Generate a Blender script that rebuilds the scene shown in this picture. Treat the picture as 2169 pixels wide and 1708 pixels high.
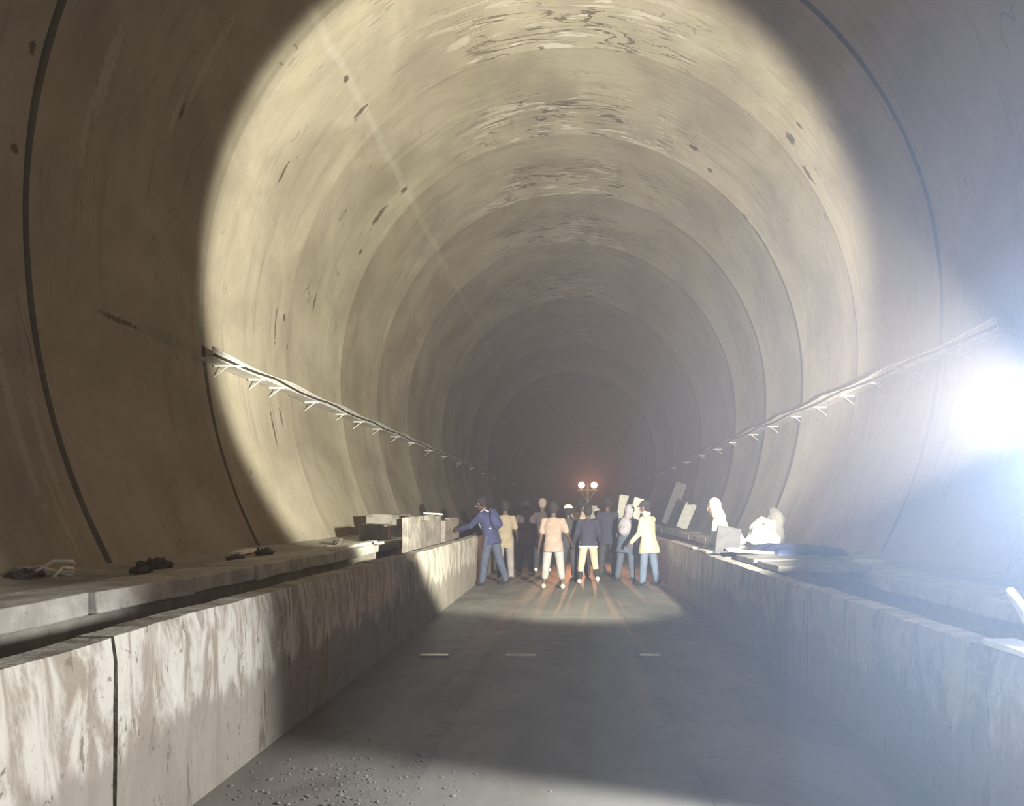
import bpy, bmesh, math, random
from mathutils import Vector, Matrix, noise as mnoise
random.seed(7)
for o in list(bpy.data.objects): bpy.data.objects.remove(o)
SC = bpy.context.scene; COL = SC.collection

# ------------------------------------------------------------------ camera
F, VX, VY, CZ = 1560.0, 1211.0, 1080.0, 1.55      # focal length (px), vanishing point, eye height
cd = bpy.data.cameras.new('camera'); cam = bpy.data.objects.new('camera', cd); COL.objects.link(cam)
cd.sensor_width = 36; cd.lens = F / 2169 * 36
cd.shift_x = -(VX - 1084.5) / 2169; cd.shift_y = (VY - 854) / 2169
cd.clip_start = .05; cd.clip_end = 400
cam.location = (0, 0, CZ); cam.rotation_euler = (math.pi / 2, 0, 0)
SC.camera = cam
# ------------------------------------------------------------------ world, exposure
w = bpy.data.worlds.new('world'); SC.world = w; w.use_nodes = True
w.node_tree.nodes['Background'].inputs[0].default_value = (.06, .055, .05, 1)
w.node_tree.nodes['Background'].inputs[1].default_value = 0
vs = SC.view_settings
vs.view_transform = 'Standard'; vs.look = 'None'; vs.gamma = 1; vs.use_curve_mapping = False
vs.exposure = 0.0

def P(x, y, D): return Vector(((x - VX) * D / F, D, CZ - (y - VY) * D / F))
def PX(x, D): return (x - VX) * D / F

# ------------------------------------------------------------------ materials
MATS = {}
class NT:
    def __init__(s, name):
        s.m = bpy.data.materials.new(name); s.m.use_nodes = True; s.t = s.m.node_tree
        s.b = s.t.nodes['Principled BSDF']
    def n(s, typ, **k):
        nd = s.t.nodes.new(typ)
        for a, v in k.items(): setattr(nd, a, v)
        return nd
    def put(s, sock, v):
        if hasattr(v, 'is_output'): s.t.links.new(v, sock)
        else: sock.default_value = v
    def math(s, op, a, b=None, clamp=False):
        nd = s.n('ShaderNodeMath', operation=op, use_clamp=clamp); s.put(nd.inputs[0], a)
        if b is not None: s.put(nd.inputs[1], b)
        return nd.outputs[0]
    def mapv(s, vec, sc):
        nd = s.n('ShaderNodeVectorMath', operation='MULTIPLY'); s.put(nd.inputs[0], vec); nd.inputs[1].default_value = sc
        return nd.outputs[0]
    def noise(s, vec, scale=1, detail=4, rough=.6, dist=0):
        nd = s.n('ShaderNodeTexNoise'); s.put(nd.inputs['Vector'], vec)
        nd.inputs['Scale'].default_value = scale; nd.inputs['Detail'].default_value = detail
        nd.inputs['Roughness'].default_value = rough; nd.inputs['Distortion'].default_value = dist
        return nd.outputs['Fac']
    def step(s, v, a, b, smooth=True):
        nd = s.n('ShaderNodeMapRange', interpolation_type='SMOOTHSTEP' if smooth else 'LINEAR')
        s.put(nd.inputs[0], v); nd.inputs[1].default_value = a; nd.inputs[2].default_value = b
        return nd.outputs[0]
    def mix(s, f, a, b):
        nd = s.n('ShaderNodeMix', data_type='RGBA'); s.put(nd.inputs[0], f)
        for i, v in ((6, a), (7, b)):
            s.put(nd.inputs[i], v if hasattr(v, 'is_output') else (*v, 1))
        return nd.outputs[2]
    def bump(s, h, strength=.4, dist=.02):
        nd = s.n('ShaderNodeBump'); nd.inputs['Strength'].default_value = strength; nd.inputs['Distance'].default_value = dist
        s.put(nd.inputs['Height'], h); s.t.links.new(nd.outputs[0], s.b.inputs['Normal'])
    def col(s, c, rough=.85): s.put(s.b.inputs['Base Color'], c if hasattr(c, 'is_output') else (*c, 1)); s.put(s.b.inputs['Roughness'], rough)

def simple(name, c, rough=.8, metal=0, var=.25, scale=9, bump=.25, emis=0, sheen=0):
    """plain coloured surface with procedural mottling and fine relief"""
    if name in MATS: return MATS[name]
    q = NT(name); tc = q.n('ShaderNodeTexCoord').outputs['Object']
    nz = q.noise(tc, scale, 5, .65); f = q.step(nz, .3, .72)
    dk = tuple(v * (1 - var) for v in c); lt = tuple(min(1, v * (1 + var * .5)) for v in c)
    q.col(q.mix(f, dk, lt), rough); q.b.inputs['Metallic'].default_value = metal
    if bump: q.bump(q.noise(tc, scale * 4, 3), bump, .006)
    if emis:
        q.b.inputs['Emission Color'].default_value = (*c, 1); q.b.inputs['Emission Strength'].default_value = emis
    MATS[name] = q.m; return q.m

# ------------------------------------------------------------------ mesh helpers
def link(o, parent=None):
    COL.objects.link(o)
    if parent is not None: o.parent = parent
    return o
def empty(name, loc=(0, 0, 0), rz=0):
    o = bpy.data.objects.new(name, None); o.location = loc; o.rotation_euler = (0, 0, rz); o.empty_display_size = .1
    return link(o)
def tag(o, label=None, cat=None, group=None, kind=None):
    if label: o['label'] = label
    if cat: o['category'] = cat
    if group: o['group'] = group
    if kind: o['kind'] = kind
    return o
def mesh_obj(name, bm, mat, parent=None, smooth=False, loc=None, rot=None):
    me = bpy.data.meshes.new(name); bm.normal_update(); bm.to_mesh(me); bm.free()
    if smooth:
        for p in me.polygons: p.use_smooth = True
    me.materials.append(mat)
    o = bpy.data.objects.new(name, me)
    if loc is not None: o.location = loc
    if rot is not None: o.rotation_euler = rot
    return link(o, parent)
def box(bm, x0, x1, y0, y1, z0, z1, bev=0, M=None):
    r = bmesh.ops.create_cube(bm, size=1); vs_ = r['verts']
    for v in vs_:
        v.co = Vector(((x0 + x1) / 2 + v.co.x * (x1 - x0), (y0 + y1) / 2 + v.co.y * (y1 - y0), (z0 + z1) / 2 + v.co.z * (z1 - z0)))
    if M is not None: bmesh.ops.transform(bm, matrix=M, verts=vs_)
    if bev:
        es = list({e for v in vs_ for e in v.link_edges})
        bmesh.ops.bevel(bm, geom=es, offset=bev, segments=2, affect='EDGES', profile=.5)
    return bm
def tube(bm, pts, r, seg=8, cap=True):
    pts = [Vector(p) for p in pts]; rs = r if isinstance(r, (list, tuple)) else [r] * len(pts)
    rings = []; ref = None
    for i, p in enumerate(pts):
        t = (pts[min(i + 1, len(pts) - 1)] - pts[max(i - 1, 0)]).normalized()
        if ref is None: ref = Vector((0, 0, 1)) if abs(t.z) < .9 else Vector((1, 0, 0))
        a = t.cross(ref).normalized(); b = a.cross(t).normalized(); ref = b
        rings.append([bm.verts.new(p + (a * math.cos(k * 2 * math.pi / seg) + b * math.sin(k * 2 * math.pi / seg)) * rs[i]) for k in range(seg)])
    for A, B in zip(rings, rings[1:]):
        for k in range(seg): bm.faces.new((A[k], A[(k + 1) % seg], B[(k + 1) % seg], B[k]))
    if cap: bm.faces.new(rings[0][::-1]); bm.faces.new(rings[-1])
    return bm
def capsule(bm, p1, r1, p2, r2, seg=12):
    """closed tapered capsule"""
    p1, p2 = Vector(p1), Vector(p2); d = p2 - p1; L = d.length
    t = d / L if L > 1e-6 else Vector((0, 0, 1))
    pts = []; rs = []
    for k in range(1, 5):
        a = math.pi / 2 * (1 - k / 4); pts.append(p1 - t * r1 * math.sin(a)); rs.append(r1 * math.cos(a) if k < 4 else r1)
    for k in range(0, 4):
        a = math.pi / 2 * k / 4; pts.append(p2 + t * (r2 * math.sin(a) + 1e-5)); rs.append(r2 * math.cos(a))
    ref = Vector((0, 0, 1)) if abs(t.z) < .9 else Vector((1, 0, 0))
    a_ = t.cross(ref).normalized(); b_ = a_.cross(t).normalized(); rings = []
    for p, r in zip(pts, rs):
        rings.append([bm.verts.new(p + (a_ * math.cos(k * 2 * math.pi / seg) + b_ * math.sin(k * 2 * math.pi / seg)) * r) for k in range(seg)])
    for A, B in zip(rings, rings[1:]):
        for k in range(seg): bm.faces.new((A[k], A[(k + 1) % seg], B[(k + 1) % seg], B[k]))
    bm.faces.new(rings[0][::-1]); bm.faces.new(rings[-1])
def ellipsoid(bm, c, rx, ry, rz, R=None, sub=3):
    r = bmesh.ops.create_icosphere(bm, subdivisions=sub, radius=1)
    for v in r['verts']:
        p = Vector((v.co.x * rx, v.co.y * ry, v.co.z * rz))
        if R is not None: p = R @ p
        v.co = p + Vector(c)
def rough_up(bm, amp, freq, seed=0):
    for v in bm.verts:
        v.co += Vector((mnoise.noise(v.co * freq + Vector((seed, 0, 0))), mnoise.noise(v.co * freq + Vector((0, seed + 9, 0))), mnoise.noise(v.co * freq + Vector((0, 3, seed + 5))))) * amp
def remeshed(name, bm, mat, parent, voxel=.012, smooth=4):
    """one continuous surface out of overlapping closed shapes"""
    bmesh.ops.recalc_face_normals(bm, faces=bm.faces)
    me = bpy.data.meshes.new('tmp'); bm.to_mesh(me); bm.free()
    t = bpy.data.objects.new('tmp', me); COL.objects.link(t)
    m = t.modifiers.new('r', 'REMESH'); m.mode = 'VOXEL'; m.voxel_size = voxel
    if smooth:
        s = t.modifiers.new('s', 'SMOOTH'); s.factor = .5; s.iterations = smooth
    dg = bpy.context.evaluated_depsgraph_get(); dg.update()
    out = bpy.data.meshes.new_from_object(t.evaluated_get(dg)); out.name = name
    bpy.data.objects.remove(t); bpy.data.meshes.remove(me)
    for p in out.polygons: p.use_smooth = True
    out.materials.clear(); out.materials.append(mat)
    o = bpy.data.objects.new(name, out)
    return link(o, parent)

# ------------------------------------------------------------------ tunnel section
RX, ZC, BT, BB = 5.3, 4.44, 5.64, 6.4
def prof(t, k=0):
    """t = angle from crown (rad), right positive; k = inward offset"""
    b = BT if abs(t) <= math.pi / 2 else BB
    return (RX - k) * math.sin(t), ZC + (b - k) * math.cos(t)
TMAX = math.pi / 2 + math.asin(4.46 / BB)          # wall foot at z = -0.02
def wall_x(z):
    b = BT if z > ZC else BB
    return RX * math.sqrt(max(0, 1 - ((z - ZC) / b) ** 2))
NT_ = 120
arc = [0.0]
for i in range(1, NT_ + 1):
    a, b = prof((i - 1) / NT_ * TMAX), prof(i / NT_ * TMAX); arc.append(arc[-1] + math.dist(a, b))
def arc_of(t):
    f = min(abs(t) / TMAX * NT_, NT_ - 1e-6); i = int(f); return math.copysign(arc[i] + (arc[i + 1] - arc[i]) * (f - i), t)
def lining_uv(x, y):
    """pixel on the lining -> (arc length from the crown, distance along the tunnel)"""
    a, b = (x - VX) / F, (VY - y) / F; best = None
    for i in range(-600, 601):
        t = i / 600 * TMAX; X, Z = prof(t); e = abs(math.atan2(X, Z - CZ) - math.atan2(a, b))
        if best is None or e < best[0]: best = (e, t, X, Z)
    _, t, X, Z = best
    return arc_of(t), math.hypot(X, Z - CZ) / math.hypot(a, b)

def lining_material():
    q = NT('lining_concrete')
    uv = q.n('ShaderNodeUVMap', uv_map='arc').outputs[0]; rv = q.n('ShaderNodeUVMap', uv_map='ring').outputs[0]
    sep = q.n('ShaderNodeSeparateXYZ'); q.put(sep.inputs[0], uv); u, v = sep.outputs[0], sep.outputs[1]
    sr = q.n('ShaderNodeSeparateXYZ'); q.put(sr.inputs[0], rv); ru, rr = sr.outputs[0], sr.outputs[1]
    big = q.noise(uv, .55, 5, .6, .4)
    streak = q.noise(q.mapv(uv, (.35, 3.2, 1)), 1.3, 5, .65)
    fine = q.noise(q.mapv(uv, (.8, 6, 1)), 3.0, 5, .7)
    c = q.mix(q.step(big, .3, .7), (.235, .209, .165), (.35, .318, .252))
    c = q.mix(q.math('MULTIPLY', q.step(streak, .52, .75), .55), c, (.17, .15, .12))
    c = q.mix(q.math('MULTIPLY', q.step(fine, .56, .8), .45), c, (.42, .40, .35))
    # flaked laitance near the crown, strongest at the far end of every bay
    crown = q.math('MULTIPLY', q.step(q.math('ABSOLUTE', u), 3.6, .6), q.step(rr, .25, .72))
    patch = q.noise(q.mapv(uv, (.55, 3.2, 1)), 1.7, 4, .55, .9)
    crown2 = q.math('MULTIPLY', crown, q.step(q.noise(uv, .8, 2), .4, .55))
    c = q.mix(q.math('MULTIPLY', crown2, q.step(patch, .54, .57)), c, (.43, .405, .35))
    ln = q.noise(q.mapv(uv, (.42, 2.6, 1)), 1.0, 4, .55, 1.3)
    line = q.step(q.math('ABSOLUTE', q.math('SUBTRACT', ln, .52)), .028, .012)
    line = q.math('MULTIPLY', q.math('MULTIPLY', line, crown), q.step(q.noise(uv, 1.0, 2), .45, .56))
    c = q.mix(q.math('MULTIPLY', line, .85), c, (.085, .07, .053))
    # pale longitudinal formwork seam high on the left haunch
    wob = q.math('MULTIPLY', q.math('SUBTRACT', q.noise(uv, 1.1, 3), .5), .25)
    seam = q.step(q.math('ABSOLUTE', q.math('ADD', q.math('ADD', u, 4.05), wob)), .11, .03)
    c = q.mix(q.math('MULTIPLY', seam, .25), c, (.44, .42, .37))
    # thin scattered cracks
    cr = q.noise(q.mapv(uv, (.5, 1.8, 1)), .9, 3, .5, .6)
    crk = q.math('MULTIPLY', q.step(q.math('ABSOLUTE', q.math('SUBTRACT', cr, .5)), .006, .002), q.step(q.noise(uv, 1.2, 2), .58, .64))
    c = q.mix(q.math('MULTIPLY', crk, .6), c, (.09, .075, .06))
    # individual holes, scars and pale smears seen on the lining
    marks = [(733, 168, .07, .10), (762, 235, .22, .06), (852, 400, .14, .09), (800, 455, .36, .10), (808, 505, .12, .09), (760, 530, .1, .06),
             (597, 672, .13, .06), (578, 905, .42, .045), (592, 885, .25, .035), (580, 690, .4, .03), (608, 735, .07, .05), (1678, 292, .16, .12), (1695, 265, .1, .05),
             (1585, 452, .12, .1), (1620, 500, .5, .07), (665, 640, .25, .05), (600, 365, .3, .04), (1470, 310, .15, .1), (1508, 355, .1, .08),
             (250, 680, .05, .5), (70, 100, .1, .05), (28, 318, .08, .06), (385, 235, .16, .05), (1716, 365, .3, .06)]
    dx = q.math('MULTIPLY', q.math('SUBTRACT', q.noise(uv, 14, 5, .75), .5), 5.5)
    allm = None
    for (x, y, su, sv) in marks:
        u0, v0 = lining_uv(x, y); su *= .8; sv *= .8
        a = q.math('DIVIDE', q.math('SUBTRACT', u, u0), su); b = q.math('DIVIDE', q.math('SUBTRACT', v, v0), sv)
        d = q.math('ADD', q.math('ADD', q.math('MULTIPLY', a, a), q.math('MULTIPLY', b, b)), dx)
        m = q.step(d, .9, .55); allm = m if allm is None else q.math('MAXIMUM', allm, m)
    c = q.mix(q.math('MULTIPLY', allm, .8), c, (.05, .042, .033))
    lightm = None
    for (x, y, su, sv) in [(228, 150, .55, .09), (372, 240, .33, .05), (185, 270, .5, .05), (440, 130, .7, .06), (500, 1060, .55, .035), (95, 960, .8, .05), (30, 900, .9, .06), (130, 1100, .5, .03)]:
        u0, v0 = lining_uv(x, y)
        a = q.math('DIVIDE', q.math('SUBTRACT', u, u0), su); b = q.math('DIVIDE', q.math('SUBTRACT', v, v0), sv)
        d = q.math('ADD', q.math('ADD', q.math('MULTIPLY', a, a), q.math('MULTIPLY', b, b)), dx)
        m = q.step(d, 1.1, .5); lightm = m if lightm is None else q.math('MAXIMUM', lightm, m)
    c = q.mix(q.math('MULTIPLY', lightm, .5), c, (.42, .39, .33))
    q.col(c, .8); q.b.inputs['Specular IOR Level'].default_value = .35
    h = q.math('SUBTRACT', q.math('ADD', q.math('MULTIPLY', big, 1.2), q.math('MULTIPLY', streak, .4)), q.math('ADD', q.math('MULTIPLY', line, .8), q.math('MULTIPLY', allm, 1.2)))
    h = q.math('ADD', h, q.math('MULTIPLY', q.math('MULTIPLY', crown2, q.step(patch, .5, .6)), .4))
    q.bump(h, .5, .06)
    return q.m
LIN = lining_material()

vault = empty('wall_vault', (0, 20, 0)); tag(vault, kind='structure')
JO = [-8, -4.2, -.6, 3.4, 7.09, 10.46, 13.5, 16.5, 19.6, 23.2, 29.4, 37.4, 43.7, 50.5, 57, 63.8, 68.6, 76, 86, 98, 112]
for i, (y0, y1) in enumerate(zip(JO, JO[1:])):
    bm = bmesh.new(); L = y1 - y0; ny = 16
    tap = {3: .01, 4: .02, 5: .055, 11: .30, 15: .22}.get(i, .12 if 4 < i < 11 else .08)
    gap = .10 if i == 5 else (.075 if i == 4 else .012)
    U = bm.loops.layers.uv.new('arc'); W = bm.loops.layers.uv.new('ring')
    ys = []
    for j in range(ny + 1):
        s = j / ny; ys.append(1 - (1 - s) ** 1.6)
    rows = []
    for s in ys:
        k0 = tap * max(0, (s - .5) / .5) ** 2.2 + .02 * max(0, 1 - s / .03)
        row = []
        for a in range(-NT_ , NT_ + 1):
            t = a / NT_ * TMAX; u_ = math.copysign(arc[abs(a)], a); D = y0 + gap + (L - gap) * s
            k = k0 + .012 * mnoise.noise(Vector((u_ * .5, D * .7, i))) + .0015 * mnoise.noise(Vector((u_ * 1.3, D * 4, i)))
            X, Z = prof(t, k); row.append((bm.verts.new((X, D - 20, Z)), u_, D, s))
        rows.append(row)
    # end lips, so that every bay has real thickness at its joints
    def lip(row, dy, k):
        out = []
        for a, (v_, u_, D, s) in zip(range(-NT_, NT_ + 1), row):
            X, Z = prof(a / NT_ * TMAX, k); out.append((bm.verts.new((X, v_.co.y, Z)), u_, D, s))
        return out
    rows = [lip(rows[0], 0, -.14)] + rows + [lip(rows[-1], 0, -.14)]
    for A, B in zip(rows, rows[1:]):
        for a in range(2 * NT_):
            q4 = (A[a], A[a + 1], B[a + 1], B[a]); f = bm.faces.new([x[0] for x in q4]); f.smooth = True
            for lp, x in zip(f.loops, q4): lp[U].uv = (x[1], x[2]); lp[W].uv = (x[1] / 13, x[3])
    # sharp arrises at the lips
    for e in bm.edges:
        if len(e.link_faces) == 2 and e.link_faces[0].normal.length >= 0:
            pass
    bm.normal_update()
    for e in bm.edges:
        if len(e.link_faces) == 2 and e.calc_face_angle(0) > .6: e.smooth = False
    mesh_obj('lining_ring', bm, LIN, vault)
# rock-side shell closing the joints and both tunnel ends
bm = bmesh.new(); rows = []
for D in (-8.2, 112.2):
    rows.append([bm.verts.new((*[prof(a / 40 * TMAX, -.13)[0], D - 20], prof(a / 40 * TMAX, -.13)[1])) for a in range(-40, 41)])
for a in range(80): bm.faces.new((rows[0][a], rows[0][a + 1], rows[1][a + 1], rows[1][a]))
for r in rows: bm.faces.new(r)
mesh_obj('joint_backing', bm, simple('joint_concrete', (.26, .24, .20), .95), vault)

# ------------------------------------------------------------------ concrete for parapets, floor, ledges
def parapet_material(name, tint=(.44, .425, .39)):
    q = NT(name); tc = q.n('ShaderNodeNewGeometry').outputs['Position']
    sep = q.n('ShaderNodeSeparateXYZ'); q.put(sep.inputs[0], tc); y, z = sep.outputs[1], sep.outputs[2]
    st = q.noise(q.mapv(tc, (1, 2.6, .8)), 1.7, 8, .68, 1.0); big = q.noise(q.mapv(tc, (1, 1, 1.3)), 1.3, 5, .6)
    sp = q.noise(q.mapv(tc, (1, 1.7, .8)), 8, 6, .75, .8)
    c = q.mix(q.step(st, .40, .56), (.23, .205, .17), tint)  # darker and paler concrete tones follow random noise
    c = q.mix(q.math('MULTIPLY', q.step(big, .5, .68), .5), c, (.56, .55, .52))
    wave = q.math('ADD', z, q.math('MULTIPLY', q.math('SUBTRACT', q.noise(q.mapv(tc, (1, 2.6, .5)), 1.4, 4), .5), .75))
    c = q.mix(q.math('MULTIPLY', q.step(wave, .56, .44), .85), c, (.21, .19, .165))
    c = q.mix(q.math('MULTIPLY', q.step(sp, .6, .65), .8), c, (.15, .13, .10))
    dr = q.noise(q.mapv(tc, (1, 4.5, .6)), 2.0, 4, .6, .5)
    c = q.mix(q.math('MULTIPLY', q.step(dr, .62, .655), .85), c, (.13, .11, .085))
    q.col(c, .82)
    h = q.math('SUBTRACT', q.math('ADD', st, q.noise(tc, 14, 4)), q.math('ADD', q.step(dr, .64, .7), q.step(sp, .6, .68)))
    q.bump(h, .45, .02); return q.m
PAR = parapet_material('parapet_concrete')
def slab_material(name, a, b, d, scale=2.2, rough=.85):
    q = NT(name); tc = q.n('ShaderNodeNewGeometry').outputs['Position']
    n1 = q.noise(tc, scale, 6, .66, .4); n2 = q.noise(tc, scale * 5, 5, .7)
    c = q.mix(q.step(n1, .35, .65), a, b); c = q.mix(q.math('MULTIPLY', q.step(n2, .58, .72), .7), c, d)
    q.col(c, rough); q.bump(q.math('ADD', n1, q.math('MULTIPLY', n2, .5)), .5, .02); return q.m
LEDGE = slab_material('ledge_concrete', (.27, .25, .22), (.40, .375, .33), (.16, .14, .115))
EDGE = slab_material('ledge_slab_concrete', (.38, .36, .33), (.60, .58, .54), (.2, .175, .15), 3)
DARKC = slab_material('trench_concrete', (.25, .235, .205), (.38, .36, .315), (.15, .135, .11))
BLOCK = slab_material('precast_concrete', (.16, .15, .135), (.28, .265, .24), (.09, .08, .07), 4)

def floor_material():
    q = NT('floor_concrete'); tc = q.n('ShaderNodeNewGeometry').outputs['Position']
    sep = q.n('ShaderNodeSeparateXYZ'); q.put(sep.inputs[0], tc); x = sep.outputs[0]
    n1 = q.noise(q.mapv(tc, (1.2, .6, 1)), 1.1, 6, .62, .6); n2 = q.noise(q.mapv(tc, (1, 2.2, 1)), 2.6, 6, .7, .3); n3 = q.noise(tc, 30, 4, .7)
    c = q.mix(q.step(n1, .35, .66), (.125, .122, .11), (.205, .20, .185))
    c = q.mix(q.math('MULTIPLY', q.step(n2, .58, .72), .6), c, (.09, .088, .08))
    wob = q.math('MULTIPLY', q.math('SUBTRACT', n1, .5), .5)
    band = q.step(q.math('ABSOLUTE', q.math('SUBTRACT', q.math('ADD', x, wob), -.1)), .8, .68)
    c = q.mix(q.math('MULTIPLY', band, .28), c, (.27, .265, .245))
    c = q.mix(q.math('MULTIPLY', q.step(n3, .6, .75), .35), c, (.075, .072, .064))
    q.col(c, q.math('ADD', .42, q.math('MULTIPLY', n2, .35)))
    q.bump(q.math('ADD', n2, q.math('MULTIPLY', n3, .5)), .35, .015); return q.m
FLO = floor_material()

# floor of the channel: cast slabs with open joints on a blinding layer
PL, PR, PT = 1.985, 1.985, .19                        # inner faces of the parapets, thickness
ZL, ZR = 1.0, .89                                     # parapet heights
bm = bmesh.new(); box(bm, -5.2, 5.2, -8, 112, -.4, -.05)
floor = mesh_obj('floor', bm, DARKC); tag(floor, kind='structure')
fy = [-8, -5.2, -2.4, .4, 3.0, 5.4, 7.8, 10.6, 13.4, 16.2, 19, 22, 26, 32, 40, 52, 70, 112]
for a, b in zip(fy, fy[1:]):
    for x0, x1 in ((-PL - .02, -.88), (-.88, .75), (.75, PR + .02)):
        bm = bmesh.new(); box(bm, x0 + .0008, x1 - .0008, a + (.004 if a == 7.8 else .001), b - .001, -.06, random.uniform(-.001, .001), .0015)
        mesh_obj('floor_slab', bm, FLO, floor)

# parapets
def parapet_panel(parent, side, y0, y1, ztop, notch=None, seed=0, wavy=.012):
    """upright panel with an irregular weathered top and chipped ends"""
    bm = bmesh.new(); n = max(6, int((y1 - y0) / .16)); nz = 10
    xin = side * PL; xout = side * (PL + PT)
    fr = []
    for j in range(n + 1):
        y = y0 + (y1 - y0) * j / n; zt = ztop + wavy * mnoise.noise(Vector((y * 1.4, seed, 0))) + .5 * wavy * mnoise.noise(Vector((y * 6, seed, 2)))
        if notch:
            d, hh, ln = notch
            if d == 0 and y - y0 < ln: zt -= hh * (1 - (y - y0) / ln) ** .7
            if d == 1 and y1 - y < ln: zt -= hh * (1 - (y1 - y) / ln) ** .7
        col = []
        for k in range(nz + 1):
            z = -.05 + (zt + .05) * k / nz; e = .008 * mnoise.noise(Vector((y * 2.2, z * 2.5, seed))) + .002 * mnoise.noise(Vector((y * 9, z * 5, seed)))
            b = .014 if k == nz else 0
            col.append((bm.verts.new((xin + side * (e + b), y, z)), bm.verts.new((xout + side * (e - b), y, z))))
        fr.append(col)
    for A, B in zip(fr, fr[1:]):
        for k in range(nz):
            bm.faces.new((A[k][0], B[k][0], B[k + 1][0], A[k + 1][0])); bm.faces.new((A[k][1], A[k + 1][1], B[k + 1][1], B[k][1]))
        bm.faces.new((A[nz][0], B[nz][0], B[nz][1], A[nz][1])); bm.faces.new((A[0][0], A[0][1], B[0][1], B[0][0]))
    for C in (fr[0], fr[-1]):
        for k in range(nz): bm.faces.new((C[k][0], C[k + 1][0], C[k + 1][1], C[k][1]))
    bmesh.ops.recalc_face_normals(bm, faces=bm.faces)
    return mesh_obj('parapet_panel', bm, PAR, parent)
for nm, side, zt, cuts in (('wall_left', -1, ZL, [-8, -2.6, 3.2, 9.06, 14.6, 20.4, 26, 34, 46, 70, 111]), ('wall_right', 1, ZR, [-8, -3, 2.1, 6.2, 11.2, 16, 21, 27, 35, 47, 70, 111])):
    e = empty(nm, (0, 0, 0)); tag(e, kind='structure')
    for i, (a, b) in enumerate(zip(cuts, cuts[1:])):
        nt = (0, .16, .35) if (side < 0 and a == 9.06) else ((1, .22, .16) if (side < 0 and b == 9.06) else None)
        parapet_panel(e, side, a + .012, b - .012, zt - (.012 if i % 2 else 0), nt, i * 3.7 + side)

# side walkways: dark trench, walkway block and overhanging cover slabs
for nm, side, zt in (('floor_walkway_left', -1, ZL), ('floor_walkway_right', 1, ZR)):
    e = empty(nm, (side * 3.8, 0, 0)); tag(e, kind='structure')
    o0 = -side * 3.8
    bm = bmesh.new(); s = sorted((o0 + side * 3.2, o0 + side * 5.2)); box(bm, s[0], s[1], -8, 112, -.05, zt - .10); mesh_obj('walkway_fill', bm, DARKC, e)
    s = sorted((o0 + side * (PL + PT + .005), o0 + side * 3.21)); bm = bmesh.new(); box(bm, s[0], s[1], -8, 112, -.05, .12); mesh_obj('trench_bed', bm, DARKC, e)
    y = -6.0; k = 0
    while y < 60:
        L = random.uniform(1.15, 1.5) if y < 20 else random.uniform(3.5, 5)
        bm = bmesh.new(); j = random.uniform(-.03, .03); dz = random.uniform(-.006, .012)
        s = sorted((o0 + side * (3.1 + j), o0 + side * (3.66 + j * .5)))
        box(bm, s[0], s[1], y + .006, y + L - .006, zt - .14, zt + dz, .012)
        bmesh.ops.subdivide_edges(bm, edges=bm.edges[:], cuts=2, use_grid_fill=True); rough_up(bm, .016, 4.0, k)
        mesh_obj('walkway_slab', bm, EDGE, e); y += L; k += 1
    bm = bmesh.new(); n = 150; rows = []
    for j in range(n + 1):
        yy = -8 + 120 * (j / n) ** 1.5
        rows.append([bm.verts.new((o0 + side * x, yy, zt - .012 + .02 * mnoise.noise(Vector((x * 3, yy * 2, side))) + max(0, x - 4.15) * .12)) for x in (3.6, 3.85, 4.1, 4.3, 4.55, 4.9)])
    for A, B in zip(rows, rows[1:]):
        for c in range(5): bm.faces.new((A[c], A[c + 1], B[c + 1], B[c]))
    bmesh.ops.recalc_face_normals(bm, faces=bm.faces)
    mesh_obj('walkway_screed', bm, LEDGE, e, True)

# ------------------------------------------------------------------ dusty air in the tunnel
hz = bpy.data.materials.new('dusty_air'); hz.use_nodes = True; nt = hz.node_tree; nt.nodes.clear()
out = nt.nodes.new('ShaderNodeOutputMaterial'); vsn = nt.nodes.new('ShaderNodeVolumeScatter')
vsn.inputs['Color'].default_value = (1, .86, .84, 1); vsn.inputs['Density'].default_value = .0045; vsn.inputs['Anisotropy'].default_value = .25
nt.links.new(vsn.outputs[0], out.inputs['Volume'])
bm = bmesh.new(); box(bm, -5.45, 5.45, -8.3, 112.3, -.45, 10.25)
air = mesh_obj('dusty_air', bm, hz); tag(air, 'bluish dusty haze filling the whole tunnel', 'haze', kind='stuff')

# extra dust added round the right work light for its glare, tinted blue
hz2 = hz.copy(); hz2.name = 'glare_dust'; v2 = [n_ for n_ in hz2.node_tree.nodes if n_.type == 'VOLUME_SCATTER'][0]
v2.inputs['Color'].default_value = (.40, .61, 1, 1); v2.inputs['Density'].default_value = .020; v2.inputs['Anisotropy'].default_value = 0
for k in (.5, .72, .93):                   # nested, so that the cloud thins out towards its edge
    bm = bmesh.new(); ellipsoid(bm, (0, 0, 0), 2.25 * k, 2.4 * k, 2.6 * k, None, 4)
    cl = mesh_obj('glare_dust', bm, hz2, None, True, (1.65, 1.65, 1.1)); tag(cl, 'blue-tinted dust added for glare round the work light on the right', 'dust', 'dust round the work light', 'stuff')

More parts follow.
